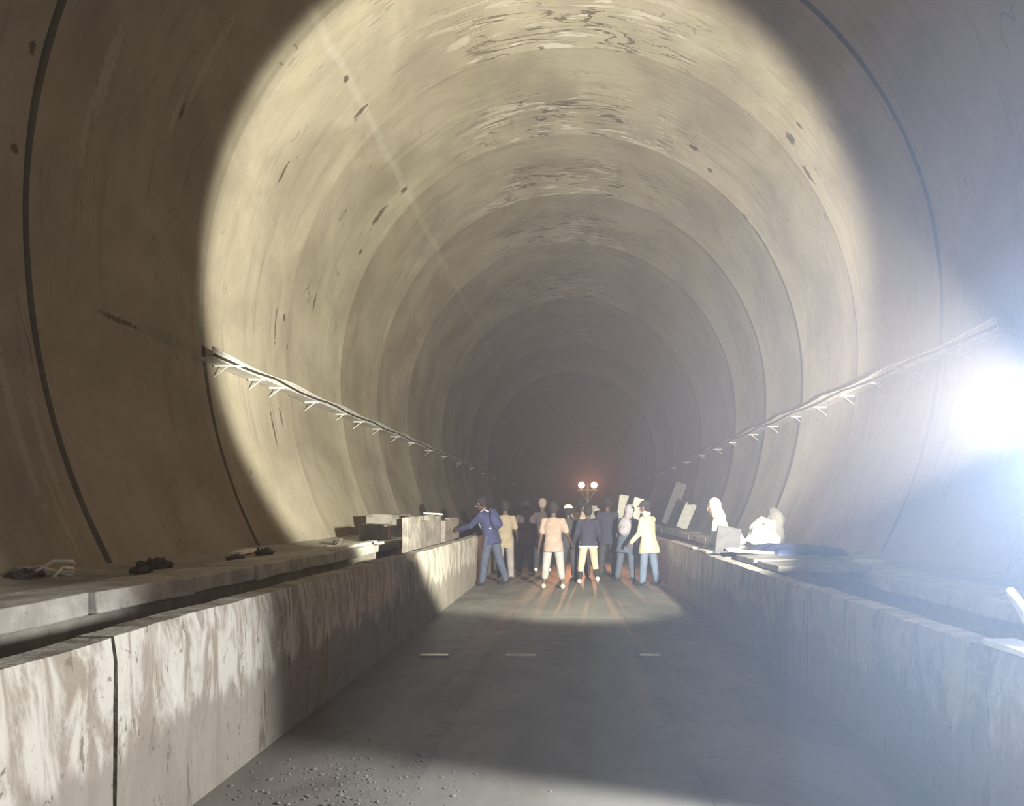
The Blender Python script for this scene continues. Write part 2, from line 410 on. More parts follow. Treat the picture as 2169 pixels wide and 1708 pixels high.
# ------------------------------------------------------------------ lamps
STEEL = simple('galvanised_steel', (.62, .63, .64), .35, .85, .15, 12, .1)
BLACKM = simple('black_metal', (.03, .03, .033), .5, .3)
def glow(name, c, s):
    if name not in MATS:
        q = NT(name); q.col((1, 1, 1), .3); q.b.inputs['Emission Color'].default_value = (*c, 1); q.b.inputs['Emission Strength'].default_value = s; MATS[name] = q.m
    return MATS[name]
def look(d):
    return Vector(d).to_track_quat('-Z', 'Y')
def floodlight(loc, d, power, color, label, size=.3, cone=174, blend=.06, group=None, emis=25, wall=None, soft=.06):
    """LED work light: finned housing, glass, yoke; its light sits right at the glass"""
    e = empty('floodlight', loc); tag(e, label, 'floodlight', group)
    q = look(d); e.rotation_mode = 'QUATERNION'; e.rotation_quaternion = q
    bm = bmesh.new(); h = size / 2; box(bm, -h, h, -h * .75, h * .75, 0, .05, .012)
    mesh_obj('housing', bm, BLACKM, e)
    bm = bmesh.new()
    for k in range(7): box(bm, -h * .85 + k * h * .283 - .006, -h * .85 + k * h * .283 + .006, -h * .65, h * .65, .045, .085)
    mesh_obj('cooling_fins', bm, BLACKM, e)
    bm = bmesh.new(); box(bm, -h * .86, h * .86, -h * .62, h * .62, -.008, .002); mesh_obj('glass', bm, glow('lamp_glass_%d' % emis + str(color), color, emis), e)
    bm = bmesh.new(); tube(bm, [(-h - .02, 0, .03), (-h - .02, 0, .12), (-h * .5, 0, .17), (h * .5, 0, .17), (h + .02, 0, .12), (h + .02, 0, .03)], .009); tube(bm, [(-h - .03, 0, .03), (-h + .02, 0, .03)], .014); tube(bm, [(h + .03, 0, .03), (h - .02, 0, .03)], .014)
    mesh_obj('yoke', bm, STEEL, e)
    ld = bpy.data.lights.new('flood_beam', 'SPOT'); ld.energy = power; ld.color = color; ld.spot_size = math.radians(cone); ld.spot_blend = blend; ld.shadow_soft_size = soft
    lo = bpy.data.objects.new('flood_beam', ld); lo.location = (0, 0, -.03 - soft * .3); link(lo, e)
    return e
def arm(e_loc, wall_pt, name='arm'):
    pass

FWD_W = 16500
WARM, COOL = (1, .94, .76), (.93, .96, 1)
# 1: work light clamped on the right parapet next to the camera, facing back across the channel
LA = Vector((2.30, 3.12, 1.87))
fa = floodlight(LA, (-.456, -.89, -.17), 1600, (.98, .97, .96), 'bright work light on a tripod in the right trench beside added white boards', .42, 172, .12, emis=40, soft=.12)
st = empty('tripod', (LA.x + .05, LA.y + .17, .12)); tag(st, 'steel tripod in the right trench carrying the bright work light', 'tripod')
bm = bmesh.new(); tube(bm, [(0, 0, .45), (0, 0, 1.78)], .016); mesh_obj('pole', bm, STEEL, st)
for k in range(3):
    a_ = math.radians(90 + 120 * k); dx_, dy_ = .15 * math.cos(a_), .42 * math.sin(a_)
    bm = bmesh.new(); tube(bm, [(0, 0, .95), (dx_, dy_, .012)], .011); mesh_obj('leg', bm, STEEL, st)
    bm = bmesh.new(); tube(bm, [(0, 0, .5), (dx_ * .5, dy_ * .5, .48)], .007); mesh_obj('brace', bm, STEEL, st)
bm = bmesh.new(); tube(bm, [(0, 0, .9), (0, 0, 1.0)], .03); mesh_obj('collar', bm, BLACKM, st)
# the same work light also throws its main beam forward down the tunnel (second glass on the back of its body)
fa.name = 'floodlight_offscreen'
for c_ in fa.children:
    if c_.name.startswith('flood_beam'): c_.name = 'work_light_right_offscreen'
    if c_.name.startswith('glass'): c_.name = 'glass_offscreen'
FD = Vector((-.25, .933, .259)); inv = fa.rotation_quaternion.inverted()
fwd = bpy.data.objects.new('floodlight_head', None); link(fwd, fa); fwd.rotation_mode = 'QUATERNION'
fwd.rotation_quaternion = inv @ look(FD); fwd.location = inv @ Vector((.07, .30, .10))
bm = bmesh.new(); box(bm, -.2, .2, -.15, .15, 0, .05, .012); box(bm, -.03, .03, -.03, .03, .04, .2); hd_ = mesh_obj('housing', bm, BLACKM, fa)
hd_.rotation_mode = 'QUATERNION'; hd_.rotation_quaternion = fwd.rotation_quaternion; hd_.location = fwd.location
bm = bmesh.new(); box(bm, -.17, .17, -.12, .12, -.008, .002); gl_ = mesh_obj('glass_offscreen', bm, glow('lamp_glass_forward', (1, .95, .84), 40), fa)
gl_.rotation_mode = 'QUATERNION'; gl_.rotation_quaternion = fwd.rotation_quaternion; gl_.location = fwd.location
ld = bpy.data.lights.new('work_light_forward_right_offscreen', 'SPOT'); ld.energy = FWD_W; ld.color = WARM; ld.spot_size = math.radians(64); ld.spot_blend = .16; ld.shadow_soft_size = .08
lo = bpy.data.objects.new('work_light_forward_right_offscreen', ld); lo.rotation_mode = 'QUATERNION'; lo.rotation_quaternion = fwd.rotation_quaternion; lo.location = fwd.location + (inv @ FD) * .06; link(lo, fa)
bpy.data.objects.remove(fwd)

# ------------------------------------------------------------------ cable trays
CABW = simple('white_cable', (.72, .71, .68), .5); CABB = simple('black_cable', (.04, .04, .045), .6)
TRAYM = simple('tray_steel', (.66, .65, .62), .5, 0, .3, 8, .15); TRAYD = simple('tray_steel_shaded', (.2, .175, .15), .8, 0, .4, 5)  # second tray material is an unused shaded copy of the steel
for side, y0, lab in ((-1, 10.2, 'long cable tray with white cables along the left tunnel wall'), (1, 8.6, 'long cable tray with white cables along the right tunnel wall')):
    e = empty('cable_tray', (side * 5.0, y0, 3.73)); tag(e, lab, 'cable tray'); Y1 = 66 - y0
    def seg(a, b, mat, nm, x0, x1, z0, z1):
        bm = bmesh.new(); s = sorted((side * x0, side * x1)); box(bm, s[0], s[1], a, b, z0, z1); return mesh_obj(nm, bm, mat, e)
    a = 0
    while a < Y1:
        b = min(a + (3 if a < 15 else 9), Y1)
        seg(a + .004, b - .004, TRAYM, 'tray_base', -.02, .24, -.07, -.06)
        seg(a + .004, b - .004, TRAYM, 'tray_side', -.03, -.02, -.075, .04)
        a = b
    for k in range(3):
        bm = bmesh.new(); pts = []; n = 70
        for j in range(n + 1):
            t = j / n; y = Y1 * t ** 1.6; sag = .05 * abs(math.sin(y * 1.05 + k)) * (1 if k < 2 else .4)
            pts.append((side * (-.035 - .012 * k + .05 * (k == 2)), y, .065 - .055 * k - sag * (1 if k != 2 else .2) + .01 * mnoise.noise(Vector((y, k, 0)))))
        tube(bm, pts, .022 - .004 * k, 6); mesh_obj('cable', bm, CABW if k != 1 else CABB, e, True)
    ys = [.55, 1.7, 2.5, 4.2, 6, 7.4, 9, 11, 13, 16, 19, 23, 27, 32, 38, 45, 53] if side < 0 else [1.0, 2.3, 3.6, 5, 6.5, 8, 10, 12, 14.5, 17, 20, 24, 28, 33, 40, 48, 55]
    for k, y in enumerate(ys):
        bm = bmesh.new(); L = .36 if k in (0, ) or (side > 0 and k < 2) else .16
        s = sorted((side * .22, side * (.1 - L))); box(bm, s[0], s[1], y - .02, y + .02, -.1, -.07, .004)
        tube(bm, [(side * .22, y, -.24), (side * (.02), y, -.09)], .01)
        mesh_obj('bracket', bm, CABW, e)

# ------------------------------------------------------------------ people
SKIN = simple('dark_skin', (.085, .05, .035), .55, 0, .2, 14, .1); SKIN2 = simple('brown_skin', (.20, .12, .08), .55, 0, .2, 14, .1)
HAIR = simple('black_hair', (.012, .010, .010), .85, 0, .3, 40, .5); HAIRB = simple('dust_brown_hair', (.30, .24, .19), .9, 0, .3, 40, .5)
EYEM = simple('eye_white', (.7, .68, .64), .3); LIPM = simple('lip', (.12, .05, .045), .5)
def cloth(name, c): return simple('cloth_' + name, c, .9, 0, .22, 7, .4)
def rot(ax, deg): return Matrix.Rotation(math.radians(deg), 3, ax)

def person(label, px, D, H, yaw=0, z0=0, lean=0, side=0, arms=((10, 8, 15), (10, 8, 15)), legs=((3, 0, 4), (-3, 0, 4)),
           top=None, bottom=None, shoe=None, sleeve='long', leglen=1.0, hem=.06, hair=HAIR, skin=SKIN, cap=None, hood=None, head=(0, 0), scarf=None,
           bulk=1.0, coat=0, X=None, socks=None, topname='jacket', bare=False, belt=None):
    """arms: (forward swing, sideways, elbow bend) left then right; legs: (forward swing, knee bend, spread); faces +Y at yaw 0"""
    e = empty('person', (PX(px, D) if X is None else X, D, z0), math.radians(yaw)); tag(e, label, 'person')
    h = H; B = bulk
    hip = {-1: Vector((-.053 * h, 0, 0)), 1: Vector((.053 * h, 0, 0))}
    legp = {}
    for s, (sw, kn, sp) in zip((-1, 1), legs):
        R1 = rot('Y', -s * sp) @ rot('X', sw); k = hip[s] + R1 @ Vector((0, 0, -.245 * h))
        R2 = R1 @ rot('X', -kn); a = k + R2 @ Vector((0, 0, -.243 * h)); legp[s] = (k, a, R2 @ Vector((0, 1, 0)))
    zmin = min(l[1].z for l in legp.values()); up = Vector((0, 0, -zmin + .045 * h))
    hip = {s: v + up for s, v in hip.items()}; legp = {s: (k + up, a + up, f) for s, (k, a, f) in legp.items()}
    pel = up.copy()
    Rt = rot('X', -lean) @ rot('Y', side)
    T = lambda x, y, z: pel + Rt @ Vector((x * h, y * h, z * h))
    nb = T(0, 0, .30); Rh = Rt @ rot('Z', head[0]) @ rot('X', -head[1] + lean * .6)
    hc = nb + Rt @ Vector((0, .012 * h, .045 * h)) + Rh @ Vector((0, .012 * h, .065 * h)); HR = .066 * h
    hk = 1.13 * h; Hd = lambda x, y, z: hc + Rh @ (Vector((x, y, z)) * hk)
    armp = {}
    for s, (sw, ab, el) in zip((-1, 1), arms):
        sh = T(s * .094 * B, 0, .262); R1 = Rt @ rot('X', sw + lean * .5) @ rot('Y', -s * ab)
        R1 = Rt @ rot('Y', -s * ab) @ rot('X', sw); el_ = sh + R1 @ Vector((0, 0, -.172 * h))
        R2 = R1 @ rot('X', el); wr = el_ + R2 @ Vector((0, 0, -.15 * h)); armp[s] = (sh, el_, wr, R2)
    # ---- body, one surface
    b = bmesh.new(); G = .0
    capsule(b, T(-.035, 0, .02), .055 * h, T(.035, 0, .02), .055 * h); capsule(b, T(0, 0, .05), .058 * h, T(0, 0, .2), .058 * h); capsule(b, T(-.025, 0, .12), .052 * h, T(.025, 0, .12), .052 * h)
    capsule(b, T(-.04, 0, .2), .054 * h, T(.04, 0, .2), .054 * h); capsule(b, T(-.07, 0, .25), .028 * h, T(.07, 0, .25), .028 * h)
    capsule(b, nb - Rt @ Vector((0, 0, .02 * h)), .034 * h, Hd(0, -.012, -.04), .031 * h)
    ellipsoid(b, Hd(0, -.004, .012), .047 * hk, .056 * hk, .056 * hk, Rh); ellipsoid(b, Hd(0, .008, -.025), .037 * hk, .044 * hk, .043 * hk, Rh)
    capsule(b, Hd(0, .055, -.004), .006 * hk, Hd(0, .062, -.02), .0085 * hk, 8)                       # nose
    capsule(b, Hd(-.022, .047, .008), .007 * hk, Hd(.022, .047, .008), .007 * hk, 8)                   # brow
    capsule(b, Hd(0, .043, -.058), .012 * hk, Hd(0, .04, -.056), .014 * hk, 8)                         # chin
    for s in (-1, 1): capsule(b, Hd(s * .047, -.004, .006), .009 * hk, Hd(s * .045, -.002, -.016), .006 * hk, 8)   # ears
    for s in (-1, 1):
        sh, el_, wr, R2 = armp[s]
        capsule(b, sh, .034 * h, el_, .024 * h); capsule(b, el_, .025 * h, wr, .0165 * h)
        hand = lambda x, y, z: wr + R2 @ (Vector((x, y, z)) * h)
        capsule(b, hand(0, -.012, -.02), .0095 * h, hand(0, -.016, -.05), .0085 * h, 8); capsule(b, hand(0, .012, -.02), .0095 * h, hand(0, .016, -.05), .0085 * h, 8); capsule(b, hand(0, 0, -.0), .014 * h, hand(0, 0, -.05), .0095 * h, 8)
        for yo, ln in ((-.021, .032), (-.008, .042), (.006, .045), (.019, .04)):
            m_ = hand(-s * .004, yo, -.055 - ln * .55); capsule(b, hand(0, yo * .9, -.052), .0058 * h, m_, .0054 * h, 8); capsule(b, m_, .0054 * h, hand(-s * .016, yo, -.055 - ln), .0048 * h, 8)
        capsule(b, hand(0, .014, -.012), .0075 * h, hand(-s * .008, .034, -.036), .006 * h, 8); capsule(b, hand(-s * .008, .034, -.036), .006 * h, hand(-s * .016, .036, -.058), .005 * h, 8)
        k, a, f = legp[s]
        capsule(b, hip[s], .051 * h, k, .034 * h); capsule(b, k, .034 * h, a, .021 * h); capsule(b, k + (a - k) * .3 - f * .008 * h, .034 * h, k + (a - k) * .5, .027 * h)
        u_ = (k - a).normalized(); capsule(b, a - u_ * .022 * h - f * .02 * h, .02 * h, a - u_ * .024 * h + f * .085 * h, .017 * h)
    remeshed('body', b, skin, e, .0095, 3)
    # ---- clothes
    g = .011
    def loft(b, rows):
        rings = []
        for z, rx, ry in rows:
            rings.append([b.verts.new(T(rx * B * math.copysign(abs(math.cos(k * math.pi / 12)) ** .8, math.cos(k * math.pi / 12)), ry * B * math.copysign(abs(math.sin(k * math.pi / 12)) ** .8, math.sin(k * math.pi / 12)), z)) for k in range(24)])
        for A_, B_ in zip(rings, rings[1:]):
            for k in range(24): b.faces.new((A_[k], A_[(k + 1) % 24], B_[(k + 1) % 24], B_[k]))
        b.faces.new(rings[0][::-1]); b.faces.new(rings[-1])
    b = bmesh.new(); lo_ = -.02 - hem - coat
    loft(b, [(lo_, .098 + .15 * coat + .25 * max(0, hem - .06), .074 + .15 * coat + .5 * max(0, hem - .06)), (lo_ * .5, .098 + .2 * max(0, hem - .06), .075 + .4 * max(0, hem - .06)), (.03, .092, .07), (.09, .088, .066), (.15, .09, .068), (.21, .095, .068), (.245, .088, .06), (.272, .066, .05), (.305, .038, .038)])
    for s in (-1, 1): capsule(b, T(s * .03, 0, .272), .034 * h, T(s * .084 * B, 0, .254), .03 * h + g)
    for s in (-1, 1):
        sh, el_, wr, R2 = armp[s]
        if sleeve == 'long': capsule(b, sh, .032 * h * B + g, el_, .028 * h + g); capsule(b, el_, .031 * h + g, wr, .022 * h + g)
        else: capsule(b, sh, .031 * h * B + g, sh + (el_ - sh) * .72, .033 * h + g)
    if hem > .1:
        for s in (-1, 1): capsule(b, hip[s], .056 * h + g + .014, hip[s] + (legp[s][0] - hip[s]) * .3, .056 * h + g + .014)
    remeshed(topname, b, top, e, .014, 5)
    b = bmesh.new(); loft(b, [(-.05, .078, .056), (-.02, .09, .066), (.03, .087, .064), (.07, .08, .058)])
    for s in (-1, 1):
        k, a, f = legp[s]; capsule(b, hip[s], .054 * h + g, k, .042 * h + g)
        if leglen > .55: capsule(b, k, .042 * h + g, k + (a - k) * ((leglen - .5) * 2), .033 * h + g)
    remeshed('trousers', b, bottom, e, .014, 3)
    for s in (-1, 1):
        k, a, f = legp[s]; u_ = (k - a).normalized(); b = bmesh.new()
        capsule(b, a - u_ * .012 * h - f * .012 * h, .03 * h, a - u_ * .018 * h + f * .05 * h, .026 * h); capsule(b, a - u_ * .024 * h - f * .022 * h, .022 * h, a - u_ * .026 * h + f * .1 * h, .02 * h)
        remeshed('shoe', b, shoe, e, .011, 2)
        if socks:
            b = bmesh.new(); capsule(b, k + (a - k) * .52, .036 * h, a, .027 * h); remeshed('sock', b, socks, e, .012, 2)
    for s in (-1, 1):
        b = bmesh.new(); ellipsoid(b, Hd(s * .018, .0475, -.002), .0075 * hk, .005 * hk, .0045 * hk, Rh, 2); mesh_obj('eye', b, EYEM, e, True)
    b = bmesh.new(); ellipsoid(b, Hd(0, .05, -.038), .015 * hk, .005 * hk, .005 * hk, Rh, 2); mesh_obj('mouth', b, LIPM, e, True)
    if hair:
        b = bmesh.new(); ellipsoid(b, Hd(0, -.013, .021), .053 * hk, .058 * hk, .056 * hk, Rh); ellipsoid(b, Hd(0, -.025, -.01), .046 * hk, .04 * hk, .045 * hk, Rh); rough_up(b, .006, 30)
        remeshed('hair', b, hair, e, .012, 1)
    if cap:
        b = bmesh.new(); ellipsoid(b, Hd(0, -.008, .036), .056 * hk, .063 * hk, .045 * hk, Rh); capsule(b, Hd(-.025, .05, .026), .008 * hk, Hd(.025, .05, .026), .008 * hk); capsule(b, Hd(-.015, .082, .02), .007 * hk, Hd(.015, .082, .02), .007 * hk); capsule(b, Hd(0, .05, .026), .012 * hk, Hd(0, .08, .02), .01 * hk)
        remeshed('cap', b, cap, e, .011, 2)
    if hood:
        b = bmesh.new(); ellipsoid(b, Hd(0, -.02, .014), .06 * hk, .058 * hk, .068 * hk, Rh); capsule(b, Hd(0, -.02, -.02), .05 * hk, nb - Rt @ Vector((0, .01 * hk, .01 * hk)), .06 * hk)
        remeshed('hood', b, hood, e, .013, 2)
    if scarf:
        b = bmesh.new(); capsule(b, nb + Rt @ Vector((-.02 * h, .01 * h, .03 * h)), .042 * h, nb + Rt @ Vector((.02 * h, .01 * h, .03 * h)), .042 * h); capsule(b, Hd(0, .022, -.045), .034 * h, Hd(0, .0, -.055), .036 * h)
        remeshed('scarf', b, scarf, e, .012, 2)
    if belt:
        b = bmesh.new(); loft(b, [(lo_ - .012, .11, .08), (lo_ + .018, .112, .082)])
        mesh_obj('belt', b, belt, e, True)
    return e, T, Rt
NAVY = cloth('navy', (.035, .042, .12)); NAVY2 = cloth('dark_navy', (.03, .032, .06)); TAN = cloth('tan', (.30, .245, .18)); PINK = cloth('pink_beige', (.34, .25, .215))
LGREY = cloth('light_grey', (.34, .33, .335)); MAUVE = cloth('mauve_grey', (.27, .24, .25)); PLUM = cloth('dark_plum', (.075, .058, .07)); CHAR = cloth('charcoal', (.045, .045, .055)); WHITE = cloth('white', (.80, .78, .74))
CREAM = cloth('cream', (.56, .46, .34)); YEL = cloth('pale_yellow', (.60, .60, .42)); JEAN = cloth('blue_jeans', (.14, .19, .29)); DJEAN = cloth('dark_jeans', (.06, .075, .12)); LILAC = cloth('lilac_grey', (.36, .34, .40))
BROWN = cloth('dusty_brown', (.40, .30, .24)); SLATE = cloth('slate', (.09, .11, .16)); WSHOE = cloth('white_shoe', (.75, .72, .68)); BSHOE = cloth('black_shoe', (.03, .028, .028)); GREYSHOE = cloth('grey_shoe', (.42, .40, .37))

p1, T1, R1_ = person('person in navy jacket with a backpack leaning towards the left parapet', 1041, 15.2, 1.84, 62, lean=16, side=0, arms=((62, 12, 30), (40, 14, 40)), legs=((10, 6, 5), (-12, 8, 5)), top=NAVY, bottom=DJEAN, shoe=BSHOE, head=(0, 22), bulk=1.12)
person('person in tan shirt with dark bent-back leg beside the navy backpack wearer', 1070, 16.2, 1.72, 8, lean=2, arms=((-6, 12, 18), (12, 14, 40)), legs=((-18, 38, 5), (4, 4, 3)), top=TAN, bottom=MAUVE, shoe=BSHOE, sleeve='short', hem=.1, topname='shirt', bulk=1.05)
person('person all in dark plum clothes next to the tan shirt', 1113, 17.4, 1.72, -6, arms=((6, 10, 20), (10, 8, 20)), top=PLUM, bottom=PLUM, shoe=GREYSHOE, coat=.02, bulk=1.1)
person('person with dust-pale hair in dark jacket and charcoal trousers', 1149, 18.4, 1.80, 5, arms=((10, 8, 25), (12, 8, 25)), legs=((-8, 6, 5), (6, 4, 5)), top=PLUM, bottom=CHAR, shoe=WSHOE, hair=HAIRB)
person('person in pinkish T-shirt and light grey cropped trousers seen from behind', 1172, 14.45, 1.68, -4, lean=1, arms=((0, 12, 14), (8, 20, 35)), legs=((2, 2, 7), (-2, 2, 7)), top=PINK, bottom=LGREY, shoe=GREYSHOE, sleeve='short', leglen=.80, hem=.08, topname='t_shirt', bulk=1.12)
person('person in white cap and dark clothes beyond the pinkish T-shirt', 1204, 16.0, 1.62, 10, arms=((5, 6, 20), (5, 6, 20)), top=CHAR, bottom=CHAR, shoe=BSHOE, cap=WHITE)
person('person in dusty brown jacket raising both hands to the head', 1230, 17.0, 1.80, 0, arms=((100, 30, 105), (98, 32, 108)), top=BROWN, bottom=CHAR, shoe=BSHOE)
person('person in dark navy jacket with cream knee-length trousers and dark socks', 1246, 15.5, 1.62, 4, lean=3, arms=((10, 16, 30), (16, 14, 40)), legs=((2, 2, 7), (16, 36, 8)), top=NAVY2, bottom=CREAM, shoe=WSHOE, leglen=.74, socks=BSHOE, bulk=1.15, belt=WHITE, hem=.04)
person('person in dark navy coat standing right of the cream trousers', 1287, 17.0, 1.81, 12, arms=((8, 8, 15), (20, 10, 70)), top=NAVY2, bottom=CHAR, shoe=BSHOE, bulk=1.12, coat=.04, head=(-35, 5))
person('person in white cap and charcoal clothes near the light mast', 1264, 21.5, 1.55, 0, top=CHAR, bottom=CHAR, shoe=BSHOE, cap=WHITE, skin=SKIN)
p10, T10, R10 = person('hooded person in slate coat with a grey backpack', 1326, 16.1, 1.64, -25, lean=8, side=4, arms=((15, 10, 30), (20, 10, 40)), legs=((6, 6, 9), (-8, 8, 9)), top=SLATE, bottom=SLATE, shoe=BSHOE, hood=LILAC, bulk=1.15, coat=.08)
person('person in pale yellow jacket, dark cap and blue jeans by the right parapet', 1374, 15.2, 1.70, 48, lean=4, arms=((14, 8, 35), (22, 8, 60)), legs=((4, 3, 5), (-5, 4, 5)), top=YEL, bottom=JEAN, shoe=BSHOE, cap=BSHOE, scarf=WHITE, skin=SKIN2, hem=.13, coat=.0, bulk=1.1, head=(10, 4))
for (px, D, H, lab, yw, tp) in ((992, 21.5, 1.6, 'person in charcoal jacket sitting on the left walkway beyond the upright slabs', -50, CHAR), (966, 20.2, 1.55, 'person in dusty plum jacket sitting on the left walkway beyond the upright slabs', -62, PLUM)):
    person(lab, px, D, H, yw, z0=.12, lean=14, arms=((45, 8, 40), (45, 8, 40)), legs=((78, 78, 6), (82, 80, 6)), top=tp, bottom=CHAR, shoe=BSHOE, X=-2.9, bulk=1.1)
person('person in pale yellow hooded raincoat standing in the right trench by a dark slab', 1536, 12.0, 1.60, 60, z0=.12, lean=12, side=-6, arms=((20, 6, 35), (20, 6, 35)), top=YEL, bottom=YEL, shoe=BSHOE, hood=YEL, skin=SKIN2, coat=.05, topname='raincoat', head=(0, 10))
def backpack(label, T, R, e, mat, strap, H):
    o = empty('backpack', e.location, e.rotation_euler.z); tag(o, label, 'backpack')
    b = bmesh.new(); c = T(0, -.108, .18)
    ellipsoid(b, c, .15, .085, .21, R); ellipsoid(b, T(0, -.142, .13), .11, .06, .1, R); capsule(b, T(-.04, -.11, .29), .03, T(.04, -.11, .29), .03)
    remeshed('pack', b, mat, o, .014, 3)
    for s in (-1, 1):
        b = bmesh.new(); tube(b, [T(s * .06, -.085, .28), T(s * .065, -.03, .322), T(s * .065, .04, .3), T(s * .07, .078, .22), T(s * .075, .05, .12), T(s * .07, -.07, .09)], .018); mesh_obj('strap', b, strap, o, True)
backpack('navy backpack with pale straps on the leaning person', T1, R1_, p1, NAVY, LILAC, 1.84)
backpack('grey backpack on the hooded person in slate coat', T10, R10, p10, LILAC, CHAR, 1.64)

# ------------------------------------------------------------------ floodlight mast far down the channel
D = 31.0; c = P(1245, 1028, D); m = empty('light_mast', (c.x, D, 0)); tag(m, 'portable mast with two glowing orange floodlights behind the crowd', 'light mast')
YELM = simple('yellow_paint', (.55, .40, .10), .5)
bm = bmesh.new(); tube(bm, [(0, 0, .5), (0, 0, c.z + .02)], .045); mesh_obj('pole', bm, STEEL, m)
bm = bmesh.new(); tube(bm, [(-.42, 0, c.z - .22), (.42, 0, c.z - .22)], .03); mesh_obj('crossbar', bm, STEEL, m)
bm = bmesh.new(); box(bm, -.55, .55, -.4, .7, .42, 1.25, .05); mesh_obj('generator', bm, YELM, m)
bm = bmesh.new(); box(bm, -.05, .38, -.43, -.38, 1.0, 1.72, .01); mesh_obj('control_panel', bm, simple('panel_white', (.75, .73, .68), .5), m)
bm = bmesh.new(); tube(bm, [(0, -.4, .4), (0, -1.2, .36)], .03); mesh_obj('drawbar', bm, STEEL, m)
for s in (-1, 1):
    bm = bmesh.new(); tube(bm, [(s * .5, .15, .25), (s * .68, .15, .25)], .25, 18); mesh_obj('wheel', bm, BSHOE, m)
    bm = bmesh.new(); tube(bm, [(0, 0, c.z - .75), (s * .3, 0, c.z - .24)], .018); mesh_obj('stay', bm, STEEL, m)
    lx = s * 13.2 * D / F
    bm = bmesh.new(); tube(bm, [(lx, .14, c.z), (lx, .05, c.z), (lx, -.04, c.z)], [.05, .13, .15], 20); hd = mesh_obj('lamp_head', bm, BLACKM, m, True)
    bm = bmesh.new(); tube(bm, [(lx, -.042, c.z), (lx, -.06, c.z)], [.135, .12], 20); mesh_obj('lens', bm, glow('orange_lens', (1, .62, .3), 14), hd)
    bm = bmesh.new(); tube(bm, [(lx, .05, c.z - .15), (lx, .02, c.z - .24)], .02); mesh_obj('lamp_bracket', bm, STEEL, m)
    ld = bpy.data.lights.new('mast_beam', 'SPOT'); ld.energy = 1700; ld.color = (1, .42, .2); ld.shadow_soft_size = .1; ld.spot_size = math.radians(38); ld.spot_blend = .6
    lo = bpy.data.objects.new('mast_beam', ld); lo.location = (lx, -.12, c.z); lo.rotation_euler = (math.radians(93), 0, math.pi); link(lo, m)

# ------------------------------------------------------------------ loose things
def slab(name, label, cat, loc, size, rot_, mat, group=None, bev=.01, ru=.008, seed=0):
    bm = bmesh.new(); x, y, z = size; box(bm, -x / 2, x / 2, -y / 2, y / 2, 0, z, bev)
    bmesh.ops.subdivide_edges(bm, edges=[e_ for e_ in bm.edges if e_.calc_length() > .1], cuts=3, use_grid_fill=True); rough_up(bm, ru, 6, seed)
    o = mesh_obj(name, bm, mat, None, False, loc, rot_); tag(o, label, cat, group); return o
# upright precast slabs behind the left parapet
WB = simple('whitewashed_board', (.80, .79, .75), .7, 0, .2, 6)
ud = [(-2.46, 11.3, .58, .44, -8), (-2.5, 12.3, 1.0, .36, 3), (-2.52, 13.35, .9, .46, -4), (-2.5, 14.5, 1.1, .34, 5), (-2.55, 15.7, 1.0, .38, -3)]
lb = ['chipped upright precast slab with pale front edge behind the left parapet', 'upright precast slab right behind the chipped one', 'tallest upright precast slab carrying a white board', 'low upright precast slab beyond the white-topped one', 'last upright precast slab before the navy backpack wearer']
for i, (x, y, L, hh, a) in enumerate(ud):
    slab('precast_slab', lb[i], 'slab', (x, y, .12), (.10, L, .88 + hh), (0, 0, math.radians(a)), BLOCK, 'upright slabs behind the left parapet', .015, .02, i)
slab('board', 'white board lying on the tallest upright slab', 'board', (-2.52, 13.35, 1.462), (.34, .5, .03), (0, math.radians(3), .2), WB)
for i, (x, y, sx, sy, sz, a, lab) in enumerate([(-3.62, 13.6, .5, .7, .28, 8, 'grey concrete block on the left walkway nearest the cable end'), (-3.72, 15.0, .66, .8, .46, -6, 'large grey concrete block on the left walkway'), (-3.5, 16.6, .6, .7, .42, 15, 'grey concrete block beyond the large block on the left walkway')]):
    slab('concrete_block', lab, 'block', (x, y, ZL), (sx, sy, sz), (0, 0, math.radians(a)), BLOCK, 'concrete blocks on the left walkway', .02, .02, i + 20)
for i, (x, y, L, wd, a, lab) in enumerate([(-3.22, 11.0, 2.2, .16, 1.5, 'long white plank along the left walkway edge'), (-3.0, 12.3, 1.6, .1, -3, 'narrow white plank overhanging the left trench'), (-4.1, 9.2, .9, .14, 12, 'short pale plank by the left tunnel wall')]):
    slab('plank', lab, 'plank', (x, y, ZL + .005), (wd, L, .04), (0, 0, math.radians(a)), WB, 'pale planks on the left walkway', .006, .006, i + 30)
# dark rubble heaps at the foot of the left wall
RUB = slab_material('dark_rubble', (.05, .045, .038), (.11, .1, .085), (.03, .026, .022), 5)
for i, (px, py, s, lab) in enumerate([(330, 1188, .11, 'dark rubble lump at the left wall foot, largest of the row'), (300, 1198, .07, 'dark rubble lump touching the largest lump at the left wall'), (500, 1172, .07, 'dark rubble lump at the left wall below the pale streak'), (560, 1160, .09, 'flat dark rubble lump at the left wall past the pale streak'), (720, 1139, .10, 'dark rubble lump at the left wall beside the short plank'), (50, 1212, .09, 'dark rubble lump under the torn white strips')]):
    h_ = CZ - ZL; Dd = F * h_ / (py + 14 - VY); x = -min(abs(PX(px, Dd)), wall_x(1.0) - .12)
    bm = bmesh.new(); ellipsoid(bm, (0, 0, s * .2), s, s * 1.9, s * .42); rough_up(bm, s * .6, 2.2 / s, i); rough_up(bm, s * .2, 8 / s, i)
    o = mesh_obj('rubble_lump', bm, RUB, None, False, (x, Dd, ZL)); tag(o, lab, 'rubble', 'dark rubble along the left wall')
